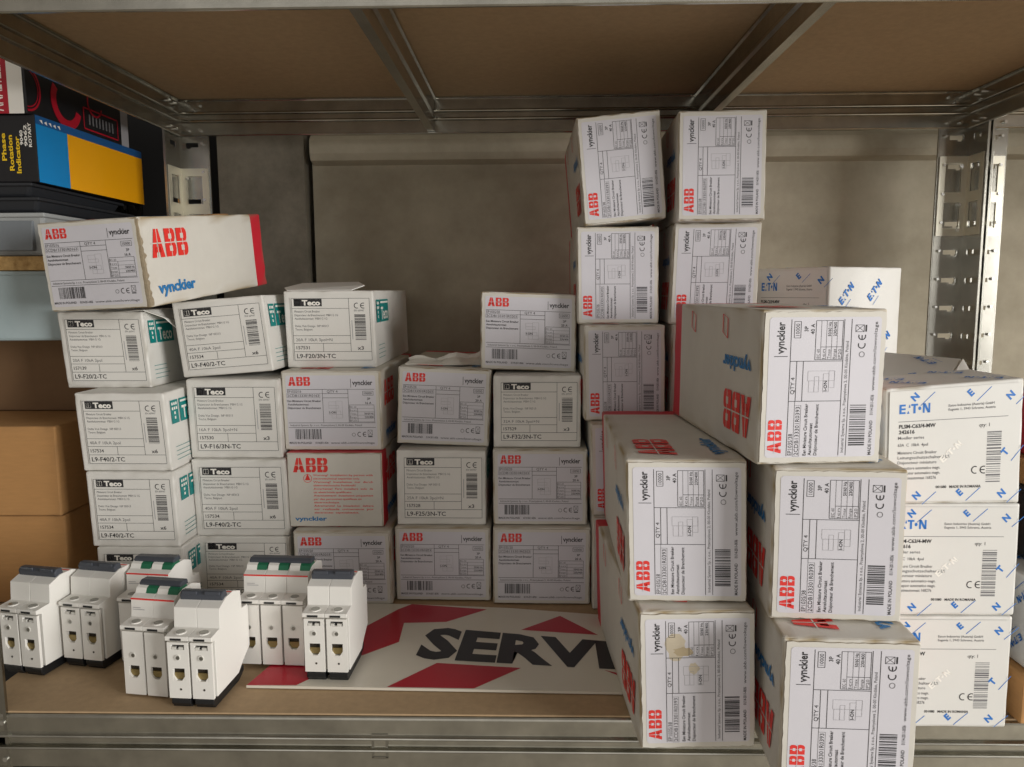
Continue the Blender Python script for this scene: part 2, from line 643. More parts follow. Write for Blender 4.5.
def abb_box(P, label, txt, portrait=False, dep=.2, seed=0, wear=1.0, warning=False, pitch=0.0, stain=False):
    c = Carton('breaker_carton', *P, dep, 'carton', portrait, .021, seed, wear, pitch=pitch, front_band=warning)
    abb_sides(c)
    o = c.build(label, 'box', GA)
    f = c.panel('front')
    fl, pp = slab_part('end_flap', o, f.sub(.022, .022, .978, .978, 0.0), 'carton', .0011, 'corrugate', .005 * wear, seed)
    if warning:
        red_logo(fl, pp, .05, .05, .43, .25, 'carton')
        ppoly(fl, pp, [(.205, .265), (.235, .36), (.175, .36)], 'red_ink')
        pdisc(fl, pp, .205, .335, .0042, 'red_ink', E1, 16, .0037)
        T = ('Warning!  Installation by person with', 'electrotechnical expertise only.', 'Warnung!  Installation  nur  durch', 'elektrotechnische Fachkraft!', 'Avvertenza!  Fare  installare  solo  da', 'un elettricista qualificato.', 'Avertissement!  Installation uniquement', 'par des personnes qualifiees en', 'electrotechnique.', 'Advertencia!  La  instalacion  debera', 'ser  realizada  unicamente  por', 'electricistas  especializados.')
        W = (.65, .51, .65, .46, .65, .42, .65, .52, .28, .65, .65, .49)
        for i, t in enumerate(T):
            ptext(fl, pp, t, .265, .302 + .0475 * i, .026, 'red_ink', .012, width=W[i])
        ptext(fl, pp, 'vynckier', .05, .925, .06, 'blue_ink', .03, width=.35)
        fo = fl.build('end_flap', o)
        fo['label'] = 'end flap printed with red warnings'
        return c, o
    fo = fl.build('end_flap', o)
    lb = MB()
    abb_label(lb, pp.sub(.03, .035, .97, .965, .00015), *txt, seed)
    if stain:
        q = pp.sub(.03, .035, .97, .965, .00015)
        rr = random.Random(3)
        for (u, v, a, b, k) in ((.78, .29, .12, .10, 'stain'), (.74, .36, .035, .10, 'stain2'), (.60, .46, .05, .05, 'stain')):
            ppoly(lb, q, [(u + a * cos(t * pi / 9) * (.75 + .4 * rr.random()), v + b * sin(t * pi / 9) * (.75 + .4 * rr.random())) for t in range(18)], k, E1 * (.4 if k == 'stain' else .6))
    lo = lb.build('sticker', fo)
    return c, o


def teco_box(P, label, code, num, spec, qty, dep=.2, seed=0, wear=.6):
    c = Carton('breaker_carton', *P, dep, 'teal_carton', False, None, seed, wear)
    p = c.panel('right')
    p.off = .0006
    prect(c.mb, p, .05, .12, .125, .42, 'teal_ink')
    for i in range(4):
        for j in range(3 if i < 2 else 1):
            u = .06 + .02 * j + (.02 if i >= 2 else 0)
            prect(c.mb, p, u, .15 + .06 * i, u + .014, .185 + .06 * i, 'white_ink', E2)
    prect(c.mb, p, .14, .12, .36, .42, 'teal_ink')
    prect(c.mb, p, .15, .145, .35, .17, 'white_ink', E2)
    ptext(c.mb, p, 'Teco', .16, .385, .17, 'white_ink', .02, width=.18, off=E2)
    for i in range(4):
        hline(c.mb, p, .06, .06 + (.16, .16, .19, .16)[i], .72 + .055 * i, 'teal_ink', .0005)
    o = c.build(label, 'box', GT)
    f = c.panel('front')
    f.off = .0007
    q = f.sub(.09, .10, .955, .90)
    q = Panel(*q.c)
    mb = MB()
    prect(mb, q, -.012, -.012, 1.012, 1.012, 'teal_carton', 0)
    frame(mb, q, 0, 0, 1, 1)
    prect(mb, q, .03, .005, .39, .125, 'ink')
    frame(mb, q, .045, .03, .105, .105, 'white_ink', .0006)
    vline(mb, q, .075, .03, .105, 'white_ink', .0006)
    ptext(mb, q, 'Teco', .135, .108, .085, 'white_ink', .045, width=.235, off=E2)
    vline(mb, q, .735, 0, .86)
    hline(mb, q, 0, .735, .16)
    for t, v, w in (('Miniature Circuit Breaker', .225, .33), ('Disjoncteur de Branchement  MBH G 1G', .285, .56), ('Aansluitautomaat  MBH G 1G', .34, .42), ('Delta Vue Design  NP 00313', .46, .43), ('Tecno, Belgium', .515, .22)):
        ptext(mb, q, t, .03, v, .036, 'grey_ink', .0, width=w)
    hline(mb, q, 0, .735, .60)
    ptext(mb, q, spec, .03, .69, .05, 'grey_ink', .0, width=.40 if len(spec) < 17 else .47)
    hline(mb, q, 0, .735, .725)
    ptext(mb, q, num, .03, .82, .055, 'ink', .008, width=.17)
    vline(mb, q, .38, .725, .86)
    hline(mb, q, 0, 1, .86)
    ptext(mb, q, code, .03, .965, .072, 'ink', .012, width=.43 if len(code) < 12 else .50)
    ce_mark(mb, q, .80, .165, .095)
    ptext(mb, q, 'EN 60947', .80, .21, .03, 'grey_ink', .0, width=.13)
    barcode(mb, q, .80, .26, .94, .68, seed + 50, False)
    vline(mb, q, .765, .35, .66, 'pale_ink', .0006)
    ptext(mb, q, qty, .82, .83, .06, 'ink', .014, width=.08)
    lo = mb.build('printed_label', o)
    return c, o


def eaton_logo(mb, p, u, v, cap, w, k='azure_ink', rot=0.0):
    """heavy capitals with a split wedge and a dot between"""
    ch = cap * p.H
    sx = w * p.W
    q = p
    ca, sa = cos(rot), sin(rot)

    def at(x, y):
        X, Y = x * sx, y * ch
        X, Y = X * ca - Y * sa, X * sa + Y * ca
        return (u + X / p.W, v - Y / p.H)
    def rc(x0, y0, x1, y1):
        ppoly(mb, q, [at(x0, y0), at(x1, y0), at(x1, y1), at(x0, y1)], k)
    rc(0, 0, .07, 1)
    for y in (0, .4, .8):
        rc(.07, y, .2, y + .2)
    ppoly(mb, q, [at(.25, 0), at(.33, 0), at(.29, .3)], k)
    ppoly(mb, q, [at(.36, .62), at(.3, .62), at(.33, 1)], k)
    rc(.38, .8, .60, 1)
    rc(.455, 0, .525, .8)
    ppoly(mb, q, [at(.66 + .05 * cos(a * pi / 4), .5 + .2 * sin(a * pi / 4)) for a in range(8)], k)
    rc(.76, 0, .82, 1)
    rc(.94, 0, 1, 1)
    ppoly(mb, q, [at(.76, 1), at(.84, 1), at(1, 0), at(.92, 0)], k)


def eaton_marks(mb, p, spots, size=.1):
    for (t, u, v, r) in spots:
        if t == 'L':
            eaton_logo(mb, p, u, v, size * .75, size * 2.4 * p.H / p.W, 'azure_ink', r)
        else:
            ptext(mb, p, t, u, v, size, 'azure_ink', .05, rot=r)
        d = .014
        L = .0125
        cu, cv = u + .004 / p.W, v + .003 / p.H
        ca, sa = cos(r) * L, sin(r) * L
        n = (.00016 / p.W, .00016 / p.H)
        ppoly(mb, p, [(cu - n[0], cv - n[1]), (cu + ca / p.W - n[0], cv - sa / p.H - n[1]), (cu + ca / p.W + n[0], cv - sa / p.H + n[1]), (cu + n[0], cv + n[1])], 'azure_ink')


def eaton_box(P, label, code, num, dep=.085, seed=0, wear=.5, pitch=0.0, tp=0.0, sides=('right', 'left', 'top')):
    c = Carton('breaker_carton', *P, dep, 'blue_carton', False, None, seed, wear, pitch=pitch, tp=tp)
    for sd in sides:
        p = c.panel(sd)
        p.off = .0006
        eaton_marks(c.mb, p, [('L', .17, .36, .8), ('L', .56, .33, .8), ('L', .12, .90, .8), ('L', .72, .84, .8)], .1)
    o = c.build(label, 'box', GE)
    f = c.panel('front')
    f.off = .0007
    q = Panel(*f.sub(.03, .03, .97, .97).c)
    mb = MB()
    prect(mb, q, 0, 0, 1, 1, 'blue_carton', 0)
    eaton_logo(mb, q, .075, .205, .085, .235)
    ptext(mb, q, 'Eaton Industries (Austria) GmbH', .45, .165, .022, 'grey_ink', .008, width=.35)
    ptext(mb, q, 'Eugenia 1, 3943 Schrems, Austria', .45, .2, .022, 'grey_ink', .008, width=.36)
    hline(mb, q, .07, .91, .275, 'grey_ink')
    ptext(mb, q, code, .075, .335, .034, 'ink', .03, width=.28)
    ptext(mb, q, num, .075, .385, .034, 'ink', .03, width=.12)
    for t, v, w in (('Moeller series', .435, .2), ('63A  C  10kA  4pol', .50, .23), ('Miniature Circuit Breaker', .57, .3), ('Leitungsschutzschalter / LS', .615, .4), ('Disjoncteur miniature', .66, .3), ('Interruttore automatico magn.', .71, .33), ('Interruptor automatico magn.', .755, .33), ('Installatieautomaat 168276', .80, .3)):
        ptext(mb, q, t, .07, v, .028, 'grey_ink', .006, width=w)
    ptext(mb, q, 'qty: 1', .69, .355, .032, 'ink', .0, width=.08)
    barcode(mb, q, .755, .40, .865, .84, seed + 90, False, 'grey_ink')
    ce_mark(mb, q, .64, .765, .07)
    ptext(mb, q, '001080   MADE IN ROMANIA', .37, .885, .024, 'ink', .02, width=.35)
    eaton_marks(mb, q, [('N', .19, .1, .75), ('E', .62, .09, .75), ('N', .92, .14, .75), ('T', .90, .62, .9), ('N', .88, .98, .75), ('E', .56, .96, .75), ('N', .22, .99, .75)], .06)
    # a pale wrap mark running across the print
    eaton_logo(mb, q, .42, .66, .055, .2, 'white_ink', .75)
    mb.build('printed_label', o)
    return c, o


def tub(name, x, y, z, w, d, h, k, label, cat, yaw=0, rim=.004, panel=None):
    r = tag(empty(name, (x, y, z), (0, 0, radians(yaw))), label, cat)
    m = MB()
    t = .006
    b = [(-w / 2 + t, 0 + t), (w / 2 - t, t), (w / 2 - t, d - t), (-w / 2 + t, d - t)]
    T = [(-w / 2, 0), (w / 2, 0), (w / 2, d), (-w / 2, d)]
    v = [(a, c, 0) for a, c in b] + [(a, c, h) for a, c in T]
    m.add(v, [(0, 1, 2, 3), (4, 5, 6, 7)] + [(i, (i + 1) % 4, (i + 1) % 4 + 4, i + 4) for i in range(4)], k)
    m.build('body', r, bevel=.003)
    m = MB()
    m.box((-w / 2 - .002, -.002, h - rim), (w / 2 + .002, d + .002, h), k)
    m.build('rim', r, bevel=.001)
    if panel:
        m = MB()
        m.prism([(-w / 2 + .012, h * .12), (w / 2 - .012, h * .12), (w / 2 - .010, h * .82), (-w / 2 + .010, h * .82)], 'y', -.0008, .008, panel)
        m.build('front_panel', r, bevel=.001)
    return r


# ------------------------------------------------------------------ setting
def struct(mb, name):
    o = mb.build(name)
    o['kind'] = 'structure'
    return o


WY = 1.0
mb = MB(); mb.box((-3, -3.5, -.95), (3, 1.4, -.90), 'floor'); struct(mb, 'floor')
mb = MB()
mb.box((-.277, WY, -.90), (3, WY + .1, 1.6), 'concrete')
struct(mb, 'wall_back')
mb = MB()
mb.prism([(WY + .001, .456), (WY - .018, .460), (WY - .022, .468), (WY - .022, .484), (WY - .016, .490), (WY + .001, .492)], 'x', -.274, 3, 'concrete')
struct(mb, 'trim_1')
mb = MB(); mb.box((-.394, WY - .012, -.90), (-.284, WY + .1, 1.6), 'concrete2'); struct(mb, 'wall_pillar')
mb = MB(); mb.box((-3, WY + .03, -.90), (-.394, WY + .1, 1.6), 'black'); struct(mb, 'wall_left_backdrop')  # black backdrop put in for the dark opening beyond the pillar

# ------------------------------------------------------------------ shelving
XL, XR, YF, YB = -.408, .500, .510, .910
FL = -.90


def hole_plate(w, h, holes, th):
    """plate in local (a,b), holes = list of (a0,b0,a1,b1); returns verts, faces in (a,b,c) with thickness th"""
    A = sorted(set([0, w] + [x for q in holes for x in (q[0], q[2])]))
    B = sorted(set([0, h] + [x for q in holes for x in (q[1], q[3])]))
    na, nb = len(A), len(B)

    def solid(i, j):
        if i < 0 or j < 0 or i >= na - 1 or j >= nb - 1:
            return False
        ca, cb = (A[i] + A[i + 1]) / 2, (B[j] + B[j + 1]) / 2
        return not any(q[0] < ca < q[2] and q[1] < cb < q[3] for q in holes)
    v = [(a, b, 0) for a in A for b in B] + [(a, b, th) for a in A for b in B]
    n = na * nb
    f = []
    for i in range(na - 1):
        for j in range(nb - 1):
            if not solid(i, j):
                continue
            a, b, c, d = i * nb + j, (i + 1) * nb + j, (i + 1) * nb + j + 1, i * nb + j + 1
            f += [(a, d, c, b), (a + n, b + n, c + n, d + n)]
            if not solid(i - 1, j): f.append((a, a + n, d + n, d))
            if not solid(i + 1, j): f.append((b, c, c + n, b + n))
            if not solid(i, j - 1): f.append((a, b, b + n, a + n))
            if not solid(i, j + 1): f.append((d, d + n, c + n, c))
    return v, f


def post(parent, cx, cy, sx, sy, z0=FL, z1=.95, splice=None):
    """slotted angle upright, corner at (cx,cy), legs running toward sx and sy"""
    H = z1 - z0
    holes = []
    b = z0 + .02
    while b < z1 - .02:
        if -.1 < b < .75:
            holes.append((.009, b - z0, .024, b - z0 + .005))
            holes.append((.010, b - z0 - .0015, .015, b - z0))
        b += .032
    v, f = hole_plate(.035, H, holes, .0015)
    m = MB()
    m.add([(cx + sx * a, cy + sy * t, z0 + q) for a, q, t in v], f, 'steel_post')
    m.add([(cx + sx * t, cy + sy * a, z0 + q) for a, q, t in v], f, 'steel_post')
    for (dx, dy) in ((.035, 0), (0, .035)):     # rolled lips
        m.box((cx + sx * dx - .0012, cy + sy * dy - .0012, z0), (cx + sx * dx + .0012, cy + sy * dy + .0012, z1), 'steel_post')
    o = m.build('post', parent)
    if splice:
        za, zb = splice
        h = zb - za
        hs = [(.008, h * .55, .026, h * .9), (.008, h * .1, .026, h * .42)]
        v, f = hole_plate(.033, h, hs, .001)
        m = MB()
        e = .0018
        m.add([(cx + sx * (a + .001), cy + sy * (t + e), za + q) for a, q, t in v], f, 'zinc')
        m.add([(cx + sx * (t + e), cy + sy * (a + .001), za + q) for a, q, t in v], f, 'zinc')
        for b in (.1, .42, .9):
            m.box((cx + sx * .010 - .002, cy + sy * .0028 - .001, za + h * b - .004), (cx + sx * .010 + .002, cy + sy * .0028 + .001, za + h * b - .001), 'bolt')
        so = m.build('splice_plate', o)
    if splice:
        for z in [.18 + .032 * i for i in range(10)]:
            m = MB()
            m.prism([(cx + sx * .029 + .0016 * cos(k * pi / 4), z + .0016 * sin(k * pi / 4)) for k in range(8)], 'y', cy + sy * .0012, cy + sy * .0042, 'bolt')
            m.build('rivet', o)
    return o


def beam_profile(out):
    """(depth toward inside, z) outline of a rolled shelf beam, z from 0 down to -.0405"""
    return [(.0012, 0), (.0002, -.0008), (0, -.0022), (0, -.0132), (-.0026, -.0144), (-.0030, -.0152), (-.0026, -.0160), (.0008, -.0172), (.0008, -.0222), (-.0026, -.0234), (-.0030, -.0242), (-.0026, -.0250), (0, -.0262), (0, -.0395), (.0008, -.0405), (.0026, -.0405), (.0034, -.0395), (.0034, -.0385), (.0018, -.038), (.0018, -.0262), (.0040, -.0250), (.0044, -.0242), (.0040, -.0234), (.0020, -.0222), (.0020, -.0172), (.0040, -.0160), (.0044, -.0152), (.0040, -.0144), (.0018, -.0132), (.0018, -.0022), (.0026, -.0012), (.006, -.0012), (.006, 0)]


def beam(parent, a, b, axis, at, inward, ztop, slot=None):
    m = MB()
    prof = [(at + inward * d, ztop + z) for d, z in beam_profile(0)]
    m.prism(prof, axis, a, b, 'steel')
    # riveted end brackets
    o = m.build('beam', parent)
    for e, s in ((a, 1), (b, -1)):
        r = MB()
        for (dd, zz) in ((.012, -.006), (.012, -.034), (.026, -.006), (.026, -.034), (.019, -.012)):
            t = e + s * dd
            pts = [(t + .0018 * cos(k * pi / 5), ztop + zz + .0018 * sin(k * pi / 5)) for k in range(10)]
            # the heads show on the inside of the bay
            i0, i1 = at + inward * .0016, at + inward * .0055
            f0, f1 = at - inward * .0014, at + inward * .0006
            if axis == 'x':
                r.prism(pts, 'y', i0, i1, 'bolt')
                r.prism(pts, 'y', f0, f1, 'bolt')
            else:
                r.prism(pts, 'x', i0, i1, 'bolt')
                r.prism(pts, 'x', f0, f1, 'bolt')
        r.build('rivet', o)
    if slot is not None:
        s_ = MB()
        z0, z1 = ztop - .030, ztop - .0135
        y = at - inward * .0007
        for (x0, zz0, x1, zz1) in ((slot - .0058, z0, slot - .0042, z1), (slot + .0042, z0, slot + .0058, z1), (slot - .0058, z0 - .0012, slot + .0058, z0 + .0006), (slot - .0058, z1 - .0006, slot + .0058, z1 + .0012)):
            s_.box((x0, min(y, y + inward * .003), zz0), (x1, max(y, y + inward * .003), zz1), 'steel_post')
        s_.box((slot - .0042, at - inward * .0001, z0), (slot + .0042, at + inward * .002, z1), 'steel')
        s_.build('slot_rim', o)
    return o


rack = tag(empty('shelving_unit', ((XL + XR) / 2, (YF + YB) / 2, FL)), 'galvanised steel shelving unit with brown fibreboard shelves, holding the stacked cartons', 'shelving')
rackroot = rack


def attach(o, root):
    """keep world placement of geometry already written in world coordinates"""
    o.location = -Vector(root.location)
    return o


def rk(o):
    return attach(o, rack)


rk(post(rack, XL - .004, YF, 1, 1))
rk(post(rack, XR, YF, -1, 1))
rk(post(rack, XL, YB, 1, -1, splice=(.350, .440)))
rk(post(rack, XR, YB, -1, -1, splice=(.357, .446)))
e = .0016
for zt in (-.0022, .5165):
    rk(beam(rack, XL + .003, XR - .003, 'x', YF - .0008, 1, zt, slot=-.1075 if zt < 0 else None))
    rk(beam(rack, XL + .003, XR - .003, 'x', YB - .0026, -1, zt))
    rk(beam(rack, YF + .003, YB - .003, 'y', XL + .0026, 1, zt))
    rk(beam(rack, YF + .003, YB - .003, 'y', XR - .0026, -1, zt))
def board(z0, z1):
    m = MB()
    g = .0016
    m.box((XL + g, YF + g * .5, z0), (XR - g, YB - g, z1), 'mdf')
    return m.build('shelf_board', rack, bevel=.0006)


rk(board(-.0020, -.0006))
rk(board(.5168, .5248))


def cross(x0, x1, mirror):
    m = MB()
    s = -1 if mirror else 1
    c = (x0 + x1) / 2
    hw = (x1 - x0) / 2
    pr = [(-hw, 0), (hw, 0), (hw, .0015), (hw - .0008, .014), (hw + .0012, .0165), (hw + .0012, .0195), (hw - .0008, .022), (hw + .0005, .034), (hw + .0022, .0358), (hw + .0022, .0376), (-hw - .001, .0376), (-hw - .001, .0358), (-hw + .001, .034), (-hw + .001, .0225), (-hw - .001, .02), (-hw - .001, .017), (-hw + .001, .0145)]
    m.prism([(c + s * a, .4785 + b) for a, b in pr], 'y', YF + .003, YB - .006, 'steel')
    o = m.build('cross_beam', rack)
    return rk(o)


cross(-.1165, -.1082, False)
cross(.1875, .1955, True)


# neighbouring units
def neighbour(x0, x1, label, YB=.910, levels=(-.0022, .5165), z1=.95):
    r = tag(empty('shelving_unit', ((x0 + x1) / 2, (YF + YB) / 2, FL)), label, 'shelving')
    for cx, sx in ((x0, 1), (x1, -1)):
        for cy, sy in ((YF, 1), (YB, -1)):
            o = post(r, cx, cy, sx, sy, z1=z1, splice=(.357, .446) if cy == YB and len(levels) > 1 else None)
            attach(o, r)
    for zt in levels:
        attach(beam(r, x0 + .003, x1 - .003, 'x', YF - .0008, 1, zt), r)
        attach(beam(r, x0 + .003, x1 - .003, 'x', YB - .0026, -1, zt), r)
        m = MB()
        m.box((x0 + .0016, YF + .001, zt + .0002), (x1 - .0016, YB - .0016, zt + .0016), 'mdf')
        attach(m.build('shelf_board', r), r)
    return r


neighbour(.505, 1.40, 'second galvanised shelving unit, close against the right side of the full one')
nl = neighbour(-1.32, -.482, 'third galvanised shelving unit, holding the black and yellow boxes at the left', .965, (-.0022,), .45)

# ------------------------------------------------------------------ cartons of the main shelf
LB = {}
GTOP = 'stack'
A = {
 'A5': (-.3589, .6734, .0, 0, 0, .0798, .0655, 0), 'A4': (-.3620, .6744, .0655, -.4, 0, .0812, .0704, -.0025),
 'A3': (-.3666, .6769, .1359, -.4, 0, .0820, .0718, -.0044), 'A2': (-.3983, .7131, .2077, -.3, 0, .0811, .0720, -.0056),
 'A1': (-.3726, .6607, .2825, -9.57, -2.11, .0972, .0766, .0011),
 'B4': (-.2758, .7081, 0, 0, 0, .0897, .0645, 0), 'B3': (-.2760, .7089, .0645, .15, 0, .0900, .0751, -.0019),
 'B2': (-.2801, .7143, .1396, 0, 0, .0887, .0760, -.0019), 'B1': (-.2890, .7250, .2156, -1.5, -4.5, .0886, .0725, -.0023),
 'C4': (-.1777, .6997, 0, .8, 0, .0925, .0723, -.0012), 'C3': (-.1863, .7128, .0723, .2, 0, .0920, .0733, -.0003),
 'C2': (-.1889, .7221, .1456, .2, 0, .0955, .0770, -.0012), 'C1': (-.1955, .7514, .2226, 0, 0, .0886, .0757, -.0020),
 'D3': (-.0843, .7110, 0, -.9, 0, .0920, .0730, -.0002), 'D2': (-.0857, .7179, .0730, -.6, 0, .0861, .0737, .0004),
 'D1': (-.0853, .7325, .1467, -.1, 2.37, .0898, .0753, .0002),
 'E3': (.0101, .7033, 0, -.6, 0, .0925, .0753, .0006), 'E2': (.0093, .7112, .0753, -.5, 0, .0896, .0734, .0001),
 'E1': (.0065, .7191, .1488, -.3, 0, .0830, .0694, .0001), 'E0': (-.0021, .7426, .2181, -.2, 2.23, .0928, .0752, -.0020),
 'F5': (.0950, .6918, 0, 0, 0, .0740, .0903, -.0002), 'F4': (.0940, .6926, .0903, 0, 0, .0740, .0868, -.0021),
 'F3': (.0878, .7042, .1771, 1.5, 0, .0747, .0885, -.0016), 'F2': (.0826, .7242, .2656, -1, 0, .0761, .0902, -.0014),
 'F1': (.0881, .7198, .3558, .6, -5.18, .0760, .0969, .0004),
 'G5': (.1740, .7150, 0, -1, 0, .0760, .0890, 0), 'G4': (.1740, .7150, .0890, -1, 0, .0760, .0890, 0), 'G3': (.1700, .7141, .1780, -1.5, 0, .0780, .0876, 0),
 'G2': (.1680, .7141, .2656, -2.5, 0, .0790, .0924, .0030), 'G1': (.1698, .6990, .3580, -2.5, 0, .0768, .0952, -.0009),
 'H2': (.1093, .4724, 0, 3.0, 0, .0759, .0939, -.0030), 'H1': (.1029, .4852, .0941, -.94, 0, .0778, .0954, -.0029),
 'H0': (.1777, .4690, .1902, 4.2, 0, .0775, .0955, .0006),
 'J2': (.1882, .4323, 0, -2.5, 0, .0789, .0939, 0), 'J1': (.1876, .4578, .0939, -4.03, 0, .0790, .0963, -.0005),
 'K4': (.2787, .4990, 0, -.13, 0, .0900, .0793, -.0008), 'K3': (.2792, .5001, .0793, -.2, 0, .0900, .0773, -.0013), 'K2': (.2770, .4990, .1566, 2.5, 0, .0910, .0800, -.0024),
}
sd = [11]


def S():
    sd[0] += 7
    return sd[0]


# leftmost stack
teco_box(A['A5'], 'teal-marked white carton at the bottom of the leftmost stack, mostly hidden by the breakers', 'L9-F40/2-TC', '157534', '40A F 10kA 2pol', 'x6', seed=S())
teco_box(A['A4'], 'teal-marked white carton second from the bottom of the leftmost stack', 'L9-F40/2-TC', '157534', '40A F 10kA 2pol', 'x6', seed=S())
teco_box(A['A3'], 'teal-marked white carton under the torn carton of the leftmost stack', 'L9-F40/2-TC', '157534', '40A F 10kA 2pol', 'x6', dep=.19, seed=S())
cA2, oA2 = teco_box(A['A2'], 'torn-cornered teal-marked carton under the red-ended carton of the leftmost stack', 'L9-F20/2-TC', '157139', '20A F 10kA 2pol', 'x6', dep=.155, seed=S(), wear=1.2)
m = MB()     # the torn, lifted corner of its lid
m.add([(.012, .004, .0722), (.036, .002, .0735), (.050, .014, .066), (.054, .045, .060), (.043, .055, .0735), (.022, .040, .0735), (.058, .022, .055), (.060, .040, .052)], [(0, 1, 5), (1, 4, 5), (1, 2, 3, 4), (2, 6, 7, 3)], 'teal_carton')
t_ = m.build('torn_flap', oA2)
t_['label'] = 'torn white flap hanging over the side'
so = t_.modifiers.new('thickness', 'SOLIDIFY'); so.thickness = .0008
cA1, oA1 = abb_box(A['A1'], 'long red-ended carton lying on top of the leftmost stack, its side logo in full view', T16, dep=.205, seed=S(), wear=1.5, pitch=5.98)
m = MB()
w, h = cA1.w, cA1.h
rr = random.Random(5)
pts = [(w / 2 + .0002 + rr.random() * .0006, .0015 + .0045 * rr.random() ** .5, h * (.02 + .96 * i / 26)) for i in range(27)]
v = [(w / 2 - .001, -.0006, p[2]) for p in pts] + [(p[0] + .0006, -.0004, p[2]) for p in pts] + pts
n = len(pts)
m.add(v, [(i, i + 1, n + i + 1, n + i) for i in range(n - 1)] + [(n + i, n + i + 1, 2 * n + i + 1, 2 * n + i) for i in range(n - 1)], 'corrugate')
t_ = m.build('torn_edge', oA1)
t_['label'] = 'ragged brown torn edge of the end flap'

c = Carton('cardboard_scrap', -.3480, .8150, .3763, -9.5, -2.1, .034, .0018, 0, .030, 'kraft', False, None, S(), .6, .0006, 5.98)
c.build('small scrap of brown cardboard on the rear end of the long red-ended carton', 'cardboard', None)

# second stack
teco_box(A['B4'], 'teal-marked white carton at the bottom of the second stack from the left', 'L9-F40/2-TC', '157534', '40A F 10kA 2pol', 'x6', seed=S())
teco_box(A['B3'], 'teal-marked white carton second from the bottom of the second stack from the left', 'L9-F40/2-TC', '157534', '40A F 10kA 2pol', 'x6', seed=S())
teco_box(A['B2'], 'teal-marked white carton marked x3, second from the top of the second stack', 'L9-F16/3N-TC', '157530', '16A F 10kA 3pol+N', 'x3', seed=S())
teco_box(A['B1'], 'tilted teal-marked white carton on top of the second stack from the left', 'L9-F40/2-TC', '157534', '40A F 10kA 2pol', 'x6', seed=S(), dep=.19)

# third stack
abb_box(A['C4'], 'red-lettered carton at the bottom of the third stack, below the red warning print', T20, seed=S())
abb_box(A['C3'], 'carton whose end is printed with red warning lines, in the third stack', T20, seed=S(), warning=True)
abb_box(A['C2'], 'red-lettered carton directly above the carton printed with red warning lines', T16, seed=S())
cC1, oC1 = teco_box(A['C1'], 'teal-marked white carton on top of the third stack, its lit side logo fully visible', 'L9-F20/3N-TC', '157531', '20A F 10kA 3pol+N', 'x3', seed=S())

m = MB()
m.add([(-.046, .012, .0765), (.020, .006, .0765), (.030, .020, .0810), (.012, .075, .0850), (-.050, .080, .0840), (-.054, .030, .0790)], [(0, 1, 2, 5), (5, 2, 3, 4)], 'teal_carton')
t_ = m.build('lid_flap', oC1)
so = t_.modifiers.new('thickness', 'SOLIDIFY'); so.thickness = .0008

# fourth stack
abb_box(A['D3'], 'red-lettered carton at the bottom of the fourth stack, below a cream carton', T20, seed=S())
teco_box(A['D2'], 'cream carton with a black corner logo between two red-lettered cartons in the fourth stack', 'L9-F25/3N-TC', '157528', '25A F 10kA 3pol+N', 'x3', seed=S())
cD1, oD1 = abb_box(A['D1'], 'red-lettered carton with its lid torn open, on top of the fourth stack', T20, seed=S(), wear=1.5)
# the torn lid: a dark patch painted for the shade inside the slit and a crumpled strip standing up
w, h = cD1.w, cD1.h
m = MB()
m.add([(-.028, .020, h + .0008), (.016, .016, h + .0008), (.030, .034, h + .0008), (.006, .060, h + .0008), (-.022, .052, h + .0008)], [(0, 1, 2, 3, 4)], 'hole')
m.build('torn_opening_shade', oD1)
m = MB()
pts = []
for i in range(13):
    t = i / 12
    x = -.040 + .076 * t
    y = .012 + .020 * t + .003 * sin(9 * t)
    zt = .004 + .011 * t ** 1.5 + .0025 * sin(14 * t)
    pts.append(((x, y, h + .0006), (x + .002, y + .016 - .004 * t, h + zt * .55 + .001), (x + .004 * t, y + .020 - .006 * t, h + zt + .001)))
v = [p for q in pts for p in q]
f = []
for i in range(12):
    for j in range(2):
        f.append((i * 3 + j, i * 3 + j + 1, (i + 1) * 3 + j + 1, (i + 1) * 3 + j))
m.add(v, f, 'carton')
t_ = m.build('torn_lid_strip', oD1)
t_['label'] = 'crumpled torn strip of the lid'
so = t_.modifiers.new('thickness', 'SOLIDIFY'); so.thickness = .001

# fifth stack
abb_box(A['E3'], 'red-lettered carton at the bottom of the fifth stack, beside the upright column', T20, seed=S())
abb_box(A['E2'], 'red-lettered carton second from the bottom of the fifth stack', T20, seed=S())
teco_box(A['E1'], 'cream carton with a black corner logo under the topmost red-lettered carton of the fifth stack', 'L9-F32/3N-TC', '157529', '32A F 10kA 3pol+N', 'x3', seed=S())
abb_box(A['E0'], 'ragged-edged red-lettered carton alone on top of the fifth stack', T20, seed=S(), wear=1.8)

